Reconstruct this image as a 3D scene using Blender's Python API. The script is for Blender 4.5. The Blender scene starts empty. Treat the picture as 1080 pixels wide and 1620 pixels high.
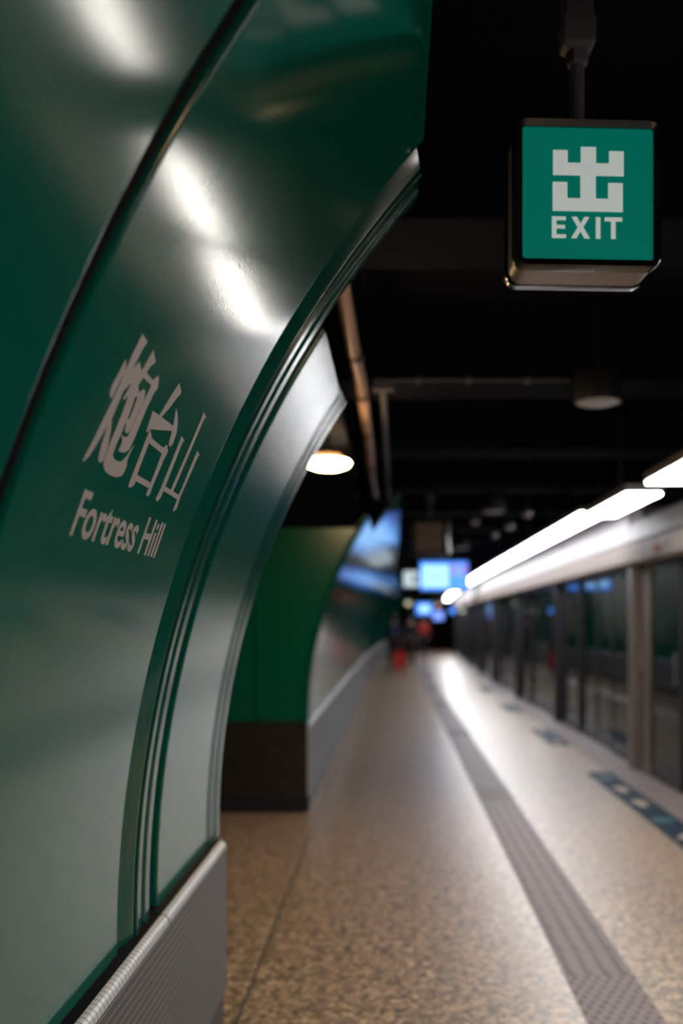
import bpy, bmesh, math, random
from mathutils import Vector, Matrix
random.seed(7)
S = bpy.context.scene
COL = S.collection

# ------------------------------------------------------------------ camera, light, exposure
VX, VY, FPX = 622.0, 984.0, 1480.0          # level camera looking along the platform, lens shifted
EYE = 1.52
cd = bpy.data.cameras.new('camera'); cam = bpy.data.objects.new('camera', cd); COL.objects.link(cam)
cam.location = (0, 0, EYE); cam.rotation_euler = (math.pi/2, 0, 0)
cd.sensor_fit = 'AUTO'; cd.sensor_width = 36.0
cd.lens = FPX/1620*36
cd.shift_x = -(VX-540)/1620; cd.shift_y = (VY-810)/1620
cd.clip_start = .05; cd.clip_end = 300
cd.dof.use_dof = True; cd.dof.focus_distance = 1.93; cd.dof.aperture_fstop = 1.5
S.camera = cam
w = bpy.data.worlds.new('world'); S.world = w; w.use_nodes = True
w.node_tree.nodes['Background'].inputs[0].default_value = (.75, .85, 1, 1)
w.node_tree.nodes['Background'].inputs[1].default_value = .02
S.view_settings.view_transform = 'Standard'; S.view_settings.look = 'None'
S.view_settings.gamma = 1; S.view_settings.use_curve_mapping = False
S.view_settings.exposure = 0.2
STRIP_POWER = 24.0        # fluorescent strips over the platform edge
ROW_POWER = 15.0          # the longer row further on
LAMP_POWER = 38.0         # warm round lamp
SCREEN_POWER = 4.0

# ------------------------------------------------------------------ materials
def mat(name, color=(.5,.5,.5), rough=.5, metal=0, ior=1.5, emit=None, power=0, coat=0, coat_rough=.1):
    m = bpy.data.materials.new(name); m.use_nodes = True
    p = m.node_tree.nodes['Principled BSDF']
    p.inputs['Base Color'].default_value = (*color, 1); p.inputs['Roughness'].default_value = rough
    p.inputs['Metallic'].default_value = metal; p.inputs['IOR'].default_value = ior
    p.inputs['Coat Weight'].default_value = coat; p.inputs['Coat Roughness'].default_value = coat_rough
    if emit:
        p.inputs['Emission Color'].default_value = (*emit, 1); p.inputs['Emission Strength'].default_value = power
    return m
def nodes(m): return m.node_tree.nodes, m.node_tree.links, m.node_tree.nodes['Principled BSDF']
def add_noise(m, scale, detail=3, to_bump=0, to_col=None, dist=.01, to_rough=None):
    N, L, p = nodes(m)
    tc = N.new('ShaderNodeTexCoord'); n = N.new('ShaderNodeTexNoise')
    n.inputs['Scale'].default_value = scale; n.inputs['Detail'].default_value = detail
    L.new(tc.outputs['Object'], n.inputs['Vector'])
    if to_bump:
        b = N.new('ShaderNodeBump'); b.inputs['Strength'].default_value = to_bump; b.inputs['Distance'].default_value = dist
        L.new(n.outputs['Fac'], b.inputs['Height']); L.new(b.outputs['Normal'], p.inputs['Normal'])
        if p.inputs['Coat Weight'].default_value > 0: L.new(b.outputs['Normal'], p.inputs['Coat Normal'])
    if to_col:
        r = N.new('ShaderNodeValToRGB'); r.color_ramp.elements[0].position = .35; r.color_ramp.elements[1].position = .65
        r.color_ramp.elements[0].color = (*to_col[0], 1); r.color_ramp.elements[1].color = (*to_col[1], 1)
        L.new(n.outputs['Fac'], r.inputs['Fac']); L.new(r.outputs['Color'], p.inputs['Base Color'])
    if to_rough:
        q = N.new('ShaderNodeMapRange'); q.inputs['To Min'].default_value = to_rough[0]; q.inputs['To Max'].default_value = to_rough[1]
        L.new(n.outputs['Fac'], q.inputs['Value']); L.new(q.outputs['Result'], p.inputs['Roughness'])
    return m

M = {}
M['enamel'] = add_noise(mat('green_enamel', (.0010, .105, .073), .095, ior=1.46), 160, 2, to_bump=.03, dist=.002)
M['enamel_brushed'] = add_noise(mat('green_enamel_brushed', (.0010, .105, .073), .13, ior=1.46), 120, 2, to_bump=.04, dist=.002)
M['enamel_end'] = mat('green_enamel_end_wall', (.0, .10, .055), .22, ior=1.5)
M['trim'] = mat('green_trim', (.001, .075, .052), .11, ior=1.46)
M['gasket'] = mat('black_gasket', (.004, .004, .005), .6)
M['letter'] = mat('warm_grey_lettering', (.40, .345, .335), .5)
M['steel'] = mat('brushed_steel', (.45, .44, .44), .32, metal=1)
M['dark_stone'] = add_noise(mat('dark_brown_stone', (.012,.009,.007), .4), 14, 4, to_col=((.010,.007,.005),(.022,.016,.012)))
M['kick'] = mat('dark_blue_kick', (.006, .008, .018), .4)
M['black_paint'] = add_noise(mat('black_sprayed_ceiling', (.005,.0068,.0115), .9), 60, 5, to_bump=.6, dist=.02)
M['black_metal'] = mat('black_metal', (.012,.012,.014), .4)
M['grey_paint'] = add_noise(mat('dark_grey_paint', (.10,.10,.12), .55), 300, 2, to_bump=.3, dist=.002)
M['frame_black'] = mat('glossy_black_frame', (.01,.01,.012), .22, coat=.6)
M['box_metal'] = mat('warm_sign_housing', (.40,.34,.31), .45, metal=.5)
M['psd_metal'] = mat('door_frame_metal', (.30,.25,.235), .38, metal=.5)
M['psd_dark'] = mat('door_dark_frame', (.03,.03,.034), .35, metal=.4)
M['header'] = mat('header_metal', (.30,.28,.29), .55)
M['header_low'] = mat('header_lower_metal', (.24,.19,.17), .55)
M['pipe'] = mat('lamplit_orange_pipe', (.50,.30,.18), .4, metal=.1)  # warm lamplight is put into the pipe's orange base colour
M['lamp_house'] = mat('glow_tinted_lamp_housing', (.30,.17,.11), .4, metal=.3)  # brown tone stands for the lamp's glow on its housing
M['lamp_black'] = mat('black_lamp_housing', (.015,.015,.018), .5)
M['lamp_off'] = mat('pale_unlit_diffuser', (.45,.45,.47), .5)
M['lamp_on'] = mat('lit_warm_diffuser', (1,1,1), .5, emit=(1,.66,.34), power=LAMP_POWER)
M['strip_on'] = mat('lit_strip_diffuser', (1,1,1), .5, emit=(1,.95,.87), power=STRIP_POWER)
M['row_on'] = mat('lit_row_diffuser', (1,1,1), .5, emit=(.97,.98,1), power=ROW_POWER)
M['strip_house'] = mat('strip_light_housing', (.25,.25,.27), .5)
M['red'] = mat('red_plastic', (.55,.008,.01), .35)
M['navy'] = mat('navy_floor_sticker', (.012,.028,.055), .6)
M['sticker_beige'] = mat('beige_sticker_arrow', (.5,.40,.33), .4)
M['sticker_teal'] = mat('teal_sticker_mark', (.02,.12,.13), .4)
M['threshold'] = mat('threshold_granite', (.27,.22,.215), .35)
M['dark_wall'] = mat('dark_tunnel_wall', (.02,.02,.022), .8)
for k_, v_ in (('black_paint',.08),('gasket',.1),('navy',.12)): M[k_].node_tree.nodes['Principled BSDF'].inputs['Specular IOR Level'].default_value = v_
M['skin'] = mat('skin', (.45,.27,.2), .5); M['hair'] = mat('black_hair', (.01,.009,.009), .5)
M['navy_cloth'] = mat('navy_cloth', (.008,.014,.04), .8); M['black_cloth'] = mat('black_cloth', (.008,.008,.01), .8)
M['red_cloth'] = mat('red_cloth', (.45,.02,.02), .8); M['blue_cloth'] = mat('blue_cloth', (.01,.04,.16), .7)
M['shoe'] = mat('black_shoe', (.01,.01,.01), .4)

# terrazzo / granite floor
def floor_mat():
    m = mat('speckled_granite_floor', (.25,.18,.12), .2, ior=1.75, coat=.6, coat_rough=.30)
    N, L, p = nodes(m)
    tc = N.new('ShaderNodeTexCoord')
    v = N.new('ShaderNodeTexVoronoi'); v.inputs['Scale'].default_value = 70; L.new(tc.outputs['Object'], v.inputs['Vector'])
    sep = N.new('ShaderNodeSeparateColor'); L.new(v.outputs['Color'], sep.inputs['Color'])
    r = N.new('ShaderNodeValToRGB'); cr = r.color_ramp
    cr.elements[0].position = 0; cr.elements[0].color = (.05,.032,.02,1)
    cr.elements[1].position = 1; cr.elements[1].color = (.50,.38,.25,1)
    for pos, c in ((.18,(.10,.062,.038)),(.40,(.24,.155,.095)),(.65,(.33,.21,.13)),(.85,(.42,.28,.175))):
        e = cr.elements.new(pos); e.color = (*c, 1)
    L.new(sep.outputs['Red'], r.inputs['Fac'])
    n = N.new('ShaderNodeTexNoise'); n.inputs['Scale'].default_value = 22; n.inputs['Detail'].default_value = 4
    L.new(tc.outputs['Object'], n.inputs['Vector'])
    mr = N.new('ShaderNodeMapRange'); mr.inputs['From Min'].default_value = .35; mr.inputs['From Max'].default_value = .65
    mr.inputs['To Min'].default_value = .55; mr.inputs['To Max'].default_value = 1.75
    L.new(n.outputs['Fac'], mr.inputs['Value'])
    mx = N.new('ShaderNodeMix'); mx.data_type = 'RGBA'; mx.blend_type = 'MULTIPLY'; mx.inputs[0].default_value = 1
    L.new(r.outputs['Color'], mx.inputs[6]); L.new(mr.outputs['Result'], mx.inputs[7])
    # joints: slabs .70 wide, 1.05 long
    sx = N.new('ShaderNodeSeparateXYZ'); L.new(tc.outputs['Object'], sx.inputs[0])
    def line(out, period, off, width):
        a = N.new('ShaderNodeMath'); a.operation = 'ADD'; a.inputs[1].default_value = off; L.new(out, a.inputs[0])
        b = N.new('ShaderNodeMath'); b.operation = 'PINGPONG'; b.inputs[1].default_value = period/2; L.new(a.outputs[0], b.inputs[0])
        c = N.new('ShaderNodeMath'); c.operation = 'LESS_THAN'; c.inputs[1].default_value = width; L.new(b.outputs[0], c.inputs[0])
        return c.outputs[0]
    l1 = line(sx.outputs['X'], 1.4, .595, .0065); l2 = line(sx.outputs['X'], 1.4, -.105, .0015); l3 = line(sx.outputs['Y'], 1.05, .2, .0015)
    a = N.new('ShaderNodeMath'); a.operation = 'MAXIMUM'; L.new(l1, a.inputs[0]); L.new(l2, a.inputs[1])
    b = N.new('ShaderNodeMath'); b.operation = 'MAXIMUM'; L.new(a.outputs[0], b.inputs[0]); L.new(l3, b.inputs[1])
    m2 = N.new('ShaderNodeMix'); m2.data_type = 'RGBA'; L.new(b.outputs[0], m2.inputs[0])
    L.new(mx.outputs[2], m2.inputs[6]); m2.inputs[7].default_value = (.045,.032,.028,1)
    L.new(m2.outputs[2], p.inputs['Base Color'])
    q = N.new('ShaderNodeMapRange'); q.inputs['To Min'].default_value = .36; q.inputs['To Max'].default_value = .50
    L.new(n.outputs['Fac'], q.inputs['Value']); L.new(q.outputs['Result'], p.inputs['Roughness'])
    return m
M['floor'] = floor_mat()

# small square mosaic with raised joints on the skirting, runs in Y and Z (or round the bullnose)
def grid_mat(name, base, line_h, line_v, pitch_h=.0235, pitch_v=.0125):
    m = mat(name, base, .42, metal=.35)
    N, L, p = nodes(m)
    uv = N.new('ShaderNodeTexCoord'); sx = N.new('ShaderNodeSeparateXYZ'); L.new(uv.outputs['UV'], sx.inputs[0])
    def line(out, period, width):
        b = N.new('ShaderNodeMath'); b.operation = 'PINGPONG'; b.inputs[1].default_value = period/2; L.new(out, b.inputs[0])
        c = N.new('ShaderNodeMapRange'); c.inputs['From Min'].default_value = width*.6; c.inputs['From Max'].default_value = width*1.4
        c.inputs['To Min'].default_value = 1; c.inputs['To Max'].default_value = 0
        L.new(b.outputs[0], c.inputs['Value']); return c.outputs[0]
    lv = line(sx.outputs['X'], pitch_v, .0014); lh = line(sx.outputs['Y'], pitch_h, .0011)
    n = N.new('ShaderNodeTexNoise'); n.inputs['Scale'].default_value = 400; L.new(uv.outputs['Object'], n.inputs['Vector'])
    nr = N.new('ShaderNodeMapRange'); nr.inputs['To Min'].default_value = .7; nr.inputs['To Max'].default_value = 1.3; L.new(n.outputs['Fac'], nr.inputs['Value'])
    c0 = N.new('ShaderNodeMix'); c0.data_type = 'RGBA'; c0.blend_type = 'MULTIPLY'; c0.inputs[0].default_value = 1
    c0.inputs[6].default_value = (*base, 1); L.new(nr.outputs['Result'], c0.inputs[7])
    c1 = N.new('ShaderNodeMix'); c1.data_type = 'RGBA'; L.new(lv, c1.inputs[0]); L.new(c0.outputs[2], c1.inputs[6]); c1.inputs[7].default_value = (*line_v, 1)
    c2 = N.new('ShaderNodeMix'); c2.data_type = 'RGBA'; L.new(lh, c2.inputs[0]); L.new(c1.outputs[2], c2.inputs[6]); c2.inputs[7].default_value = (*line_h, 1)
    L.new(c2.outputs[2], p.inputs['Base Color'])
    mxx = N.new('ShaderNodeMath'); mxx.operation = 'MAXIMUM'; L.new(lv, mxx.inputs[0]); L.new(lh, mxx.inputs[1])
    b = N.new('ShaderNodeBump'); b.inputs['Strength'].default_value = .5; b.inputs['Distance'].default_value = .001; b.invert = True
    L.new(mxx.outputs[0], b.inputs['Height']); L.new(b.outputs['Normal'], p.inputs['Normal'])
    return m
M['mosaic'] = grid_mat('grey_mosaic_skirting', (.092,.104,.124), (.44,.45,.46), (.035,.037,.042))  # horizontal joints coloured pale as if catching light
M['nose'] = grid_mat('highlit_mosaic_nosing', (.70,.72,.75), (.40,.40,.41), (.13,.13,.14), 1.0, .0235)  # bullnose highlight put into a much paler copy of the mosaic

def glass_mat(name, tint, rough=.03):
    m = bpy.data.materials.new(name); m.use_nodes = True
    N, L = m.node_tree.nodes, m.node_tree.links
    for n in list(N):
        if n.type != 'OUTPUT_MATERIAL': N.remove(n)
    o = [n for n in N if n.type == 'OUTPUT_MATERIAL'][0]
    t = N.new('ShaderNodeBsdfTransparent'); t.inputs[0].default_value = (*tint, 1)
    g = N.new('ShaderNodeBsdfGlossy'); g.inputs['Roughness'].default_value = rough; g.inputs[0].default_value = (.9,.95,.95,1)
    f = N.new('ShaderNodeFresnel'); f.inputs['IOR'].default_value = 1.52
    x = N.new('ShaderNodeMixShader'); L.new(f.outputs[0], x.inputs[0]); L.new(t.outputs[0], x.inputs[1]); L.new(g.outputs[0], x.inputs[2])
    L.new(x.outputs[0], o.inputs['Surface']); return m
M['glass'] = glass_mat('tinted_glass', (.55,.62,.6))

# ------------------------------------------------------------------ mesh helpers
def cx(y):                                   # the far platform bends gently to the right
    return .0008*(y-18)**2 if y > 18 else 0.0
def tag(o, label=None, cat=None, group=None, kind=None):
    if label: o['label'] = label
    if cat: o['category'] = cat
    if group: o['group'] = group
    if kind: o['kind'] = kind
    return o
def empty(name, loc=(0,0,0), rz=0):
    o = bpy.data.objects.new(name, None); COL.objects.link(o); o.location = loc; o.rotation_euler[2] = rz
    o.empty_display_size = .1
    return o
def link(name, bm, m, parent=None, smooth=False, angle=35, bevel=0, seg=2, local=True):
    bmesh.ops.recalc_face_normals(bm, faces=bm.faces)
    me = bpy.data.meshes.new(name); bm.to_mesh(me); bm.free()
    me.materials.append(m)
    if smooth or bevel:
        for p in me.polygons: p.use_smooth = True
        me.set_sharp_from_angle(angle=math.radians(angle))
    o = bpy.data.objects.new(name, me); COL.objects.link(o)
    if parent:
        o.parent = parent
        if not local:
            bpy.context.view_layer.update()
            o.matrix_parent_inverse = parent.matrix_world.inverted()
    if bevel:
        b = o.modifiers.new('bevel', 'BEVEL'); b.width = bevel; b.segments = seg; b.limit_method = 'ANGLE'; b.angle_limit = .6
        b.harden_normals = False
    return o
def box(bm, x0, x1, y0, y1, z0, z1):
    v = [bm.verts.new((x, y, z)) for z in (z0, z1) for x, y in ((x0,y0),(x1,y0),(x1,y1),(x0,y1))]
    for f in ((0,3,2,1),(4,5,6,7),(0,1,5,4),(1,2,6,5),(2,3,7,6),(3,0,4,7)): bm.faces.new([v[i] for i in f])
    return v
def boxes(*bs):
    bm = bmesh.new()
    for b in bs: box(bm, *b)
    return bm
def bend(bm):
    for v in bm.verts: v.co.x += cx(v.co.y)
    return bm
def prism_y(prof, ys, uv=False):             # closed (x, z) profile carried along the platform, following its bend
    bm = bmesh.new(); rings = [[bm.verts.new((x+cx(y), y, z)) for x, z in prof] for y in ys]
    lay = bm.loops.layers.uv.new('UVMap') if uv else None
    n = len(prof); acc = [0]
    for i in range(n): acc.append(acc[-1]+math.dist(prof[i], prof[(i+1) % n]))
    for k in range(len(ys)-1):
        for i in range(n):
            j = (i+1) % n
            f = bm.faces.new((rings[k][i], rings[k][j], rings[k+1][j], rings[k+1][i]))
            if uv:
                for lp, c in zip(f.loops, ((ys[k],acc[i]),(ys[k],acc[i+1]),(ys[k+1],acc[i+1]),(ys[k+1],acc[i]))): lp[lay].uv = c
    bm.faces.new(rings[0]); bm.faces.new(rings[-1][::-1])
    return bm
def frange(a, b, step):
    n = max(1, int(round((b-a)/step))); return [a+(b-a)*i/n for i in range(n+1)]
def tube(bm, pts, r, n=16):
    pts = [Vector(p) for p in pts]; rings = []
    for i, p in enumerate(pts):
        d = (pts[min(i+1, len(pts)-1)]-pts[max(i-1, 0)]).normalized()
        u = d.cross(Vector((0,0,1))); u = Vector((1,0,0)) if u.length < 1e-3 else u.normalized(); v = d.cross(u)
        rings.append([bm.verts.new(p+r*(math.cos(a)*u+math.sin(a)*v)) for a in [2*math.pi*k/n for k in range(n)]])
    for a, b in zip(rings, rings[1:]):
        for k in range(n): bm.faces.new((a[k], a[(k+1)%n], b[(k+1)%n], b[k]))
    bm.faces.new(rings[0]); bm.faces.new(rings[-1][::-1])
def lathe(bm, prof, n=40, c=(0,0,0)):        # profile of (r, z)
    rings = []
    for r, z in prof:
        if r < 1e-6: rings.append([bm.verts.new((c[0], c[1], c[2]+z))])
        else: rings.append([bm.verts.new((c[0]+r*math.cos(2*math.pi*k/n), c[1]+r*math.sin(2*math.pi*k/n), c[2]+z)) for k in range(n)])
    for a, b in zip(rings, rings[1:]):
        for k in range(n):
            q = [a[k % len(a)], a[(k+1) % len(a)], b[(k+1) % len(b)], b[k % len(b)]]
            u = []
            for t in q:
                if t not in u: u.append(t)
            if len(u) > 2: bm.faces.new(u)
    for e in (rings[0], rings[-1]):
        if len(e) > 2: bm.faces.new(e)

# the wall lining is a circular arc: centre and radius
AX, AZ, AR = 2.2744, .7358, 2.9565
def arc(y, s, off=0.0):                      # s = length up the arc, off = how far it stands proud
    a = s/AR; r = AR-off
    return (AX-r*math.cos(a)+cx(y), y, AZ+r*math.sin(a))
S_BOT = -.045
S_LOW = 1.719                                # top of the low panels
S_TOP = 2.164                                # top of the high panels
def sweep(prof, s0, s1, step=.05):           # closed (y, off) profile carried up the arc
    bm = bmesh.new(); ss = frange(s0, s1, step)
    rings = [[bm.verts.new(arc(y, s, o)) for y, o in prof] for s in ss]
    n = len(prof)
    for a, b in zip(rings, rings[1:]):
        for i in range(n): bm.faces.new((a[i], a[(i+1)%n], b[(i+1)%n], b[i]))
    bm.faces.new(rings[0]); bm.faces.new(rings[-1][::-1])
    return bm
def panel_prof(y0, y1, ysteps=1, off=0, back=-.035, e=.006):
    p = [(y0, back), (y0, off-e), (y0+e*.3, off-e*.3), (y0+e, off)]
    p += [(y, off) for y in frange(y0+e*1.4, y1-e*1.4, (y1-y0-2.8*e)/ysteps)]+[(y1-e, off)]
    p += [(y1-e*.3, off-e*.3), (y1, off-e), (y1, back)]
    return p
def plate_on_arc(bm, pts, off0=.0002, off1=.0007):   # a flat outline (y, s) laid on the curved panel
    top = [bm.verts.new(arc(y, s, off1)) for y, s in pts]; bot = [bm.verts.new(arc(y, s, off0)) for y, s in pts]
    f = bm.faces.new(top)
    n = len(pts)
    for i in range(n): bm.faces.new((top[i], top[(i+1)%n], bot[(i+1)%n], bot[i]))
    f.normal_update(); bmesh.ops.triangulate(bm, faces=[f])

# ------------------------------------------------------------------ the setting
YS = frange(-4, 18, 2) + frange(18, 80, 2)[1:]
tag(link('floor', prism_y([(-4.5,-.2),(2.62,-.2),(2.62,0),(-4.5,0)], YS), M['floor']), 'speckled brown granite platform floor with a glossy polish', kind='structure')
tag(link('ceiling', prism_y([(-5,3.35),(7,3.35),(7,3.5),(-5,3.5)], YS), M['black_paint']), 'black sprayed ceiling', kind='structure')
k = 0
for y in [-1.1, 1.12, 3.36, 5.6, 7.85, 10.1, 12.35, 14.6, 16.8, 19, 21.3, 23.5, 26, 30, 34, 38, 44, 50, 58, 68]:
    k += 1
    bm = boxes((-.75+cx(y), 6.4+cx(y), y, y+.5, 2.97, 3.40))
    tag(link('trim_%d' % k, bm, M['black_paint'], bevel=.01), 'black ceiling beam', kind='structure')
k += 1
tag(link('trim_%d' % k, boxes((-4.4,-.30,3.70,7.60,2.70,2.80)), M['black_paint']), 'black low ceiling over the side passage', kind='structure')
tag(link('trim_%d' % (k+1), prism_y([(6.2,-1.6),(6.5,-1.6),(6.5,3.4),(6.2,3.4)], YS), M['dark_wall']), 'dark tunnel wall beyond the screen doors', kind='structure')
tag(link('trim_%d' % (k+2), prism_y([(2.62,-1.6),(6.2,-1.6),(6.2,-1.5),(2.62,-1.5)], YS), M['dark_wall']), 'dark track bed', kind='structure')
tag(link('wall_far', boxes((-3+cx(79), 8+cx(79), 80.05, 80.2, -1, 3.34)), M['psd_dark']), 'dark end of the platform', kind='structure')
tag(link('wall_back', boxes((-5, 6.5, -4.3, -4.05, -1.6, 3.34)), M['dark_wall']), 'dark end behind the camera', kind='structure')

# backing of the near curved wall, and its end face towards the passage
tag(link('wall_left', sweep([(-3.6,-.12),(-3.6,-.055),(2.6,-.055),(2.6,-.12)], -.7, S_TOP-.03, .1), M['gasket']), 'black backing behind the green panels', kind='structure')
tag(link('wall_left_end', sweep([(2.601,-.12),(2.601,-.055),(3.58,-.055),(3.58,-.12)], -.7, S_LOW-.04, .1), M['gasket']), 'black backing behind the narrow green panel', kind='structure')
def end_face(y0, y1, z0, z1, xl, off=-.04, step=.05):
    bm = bmesh.new(); zs = frange(z0, z1, step); f, b = [], []
    for z in zs:
        a = math.asin((z-AZ)/(AR-off)); x = AX-(AR-off)*math.cos(a)
        f.append((x, z)); 
    prof = [(xl, z0)]+f+[(xl, z1)]
    A = [bm.verts.new((x, y0, z)) for x, z in prof]; B = [bm.verts.new((x, y1, z)) for x, z in prof]; n = len(prof)
    bm.faces.new(A); bm.faces.new(B[::-1])
    for i in range(n): bm.faces.new((A[i], A[(i+1)%n], B[(i+1)%n], B[i]))
    return bm
tag(link('wall_passage_near', end_face(3.585, 3.61, .70, 2.32, -4.4, off=-.03), M['enamel_end']), 'green end face of the near wall', kind='structure')
tag(link('wall_passage_near_base', boxes((-4.4,-.66,3.50,3.58,0,.70)), M['dark_stone']), 'dark stone base of the near wall end', kind='structure')
# far block of the left wall: green end wall facing the camera
FB = 7.45
tag(link('wall_end', end_face(FB+.01, FB+.05, .725, 2.27, -1.104, off=-.03), M['enamel_end'], bevel=.003), 'flat green enamel end wall of the side passage', kind='structure')
tag(link('wall_end_left', boxes((-4.4,-1.112,FB+.01,FB+.05,.725,2.27)), M['enamel_end'], bevel=.003), 'flat green enamel end wall behind the near wall', kind='structure')
tag(link('wall_end_top', boxes((-4.4,-.30,FB+.06,FB+.2,2.2,3.35)), M['black_paint']), 'black bulkhead over the green end wall', kind='structure')
tag(link('wall_end_core', boxes((-4.4,-.72,FB+.06,FB+.3,0,2.2)), M['gasket']), 'wall behind the green end panels', kind='structure')
tag(link('wall_end_base', boxes((-4.4,-.672,FB+.005,FB+.05,.142,.72)), M['dark_stone']), 'dark brown stone base of the end wall', kind='structure')
tag(link('baseboard_end', boxes((-4.4,-.672,FB-.005,FB+.05,0,.142)), M['kick'], bevel=.004), 'dark kickplate along the end wall', kind='structure')
tag(link('wall_passage_side', boxes((-4.5,-4.4,3.5,7.5,0,3.4)), M['dark_stone']), 'far side of the passage', kind='structure')
tag(link('wall_left_far', prism_y([(-1.4,0),(-.74,0),(-.74,.9),(-.72,1.3),(-.62,1.7),(-.40,2.2),(-.14,2.55),(-.06,2.66),(-.42,2.70),(-.42,3.35),(-1.4,3.35)], frange(8.85, 80, 3)), M['gasket']), 'backing of the far green wall', kind='structure')
tag(link('wall_left_far_low', boxes((-1.4,-.75,FB+.3,8.849,0,2.1)), M['gasket']), 'backing of the low far green panel', kind='structure')

# ------------------------------------------------------------------ near curved wall: enamel panels
YJ0, YJ1 = 1.238, 1.283
def rounded(label, cat, name, y0, y1, s1, group=None, ysteps=1, m='enamel'):
    r = empty(name, (arc(y0, 0)[0], (y0+y1)/2, .70)); tag(r, label, cat, group)
    link('enamel_sheet', sweep(panel_prof(y0, y1, ysteps), S_BOT, s1, .04), M[m], r, smooth=True, angle=40, local=False)
    return r
def screw(parent, y, s, r=.006):
    bm = bmesh.new(); lathe(bm, [(0,.0045),(r*.5,.0043),(r*.9,.003),(r,.0005),(r,-.001)], 20)
    box(bm, -r*.7, r*.7, -r*.12, r*.12, .0040, .0052)
    p = Vector(arc(y, s, 0)); n = (Vector((AX, y, AZ))-p).normalized()
    q = n.to_track_quat('Z', 'Y')
    for v in bm.verts: v.co = p+q @ v.co
    return link('screw', bm, M['steel'], parent, smooth=True, local=False)
p0 = rounded('huge curved green enamel panel at the extreme left, before the wide black joint', 'wall panel', 'wall_panel', -1.2, YJ0, S_TOP)
p1 = rounded('curved glossy green enamel panel carrying the pale station name', 'wall panel', 'wall_panel', YJ1, 2.316, S_TOP)
screw(p1, 2.275, 2.105)
p2 = rounded('narrow curved green panel between the ribbed portal and the open passage', 'wall panel', 'wall_panel', 2.702, 3.425, S_LOW, m='enamel_brushed')
g = empty('joint_gasket', (-.69, 1.26, .7)); tag(g, 'wide black rubber joint sweeping up between the two largest green panels', 'joint seal')
link('rubber_channel', sweep([(YJ0+.001,-.05),(YJ0+.001,-.012),(YJ0+.008,-.008),(1.26,-.016),(YJ1-.008,-.008),(YJ1-.001,-.012),(YJ1-.001,-.05)], S_BOT, S_TOP, .05), M['gasket'], g, smooth=True, local=False)

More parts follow.
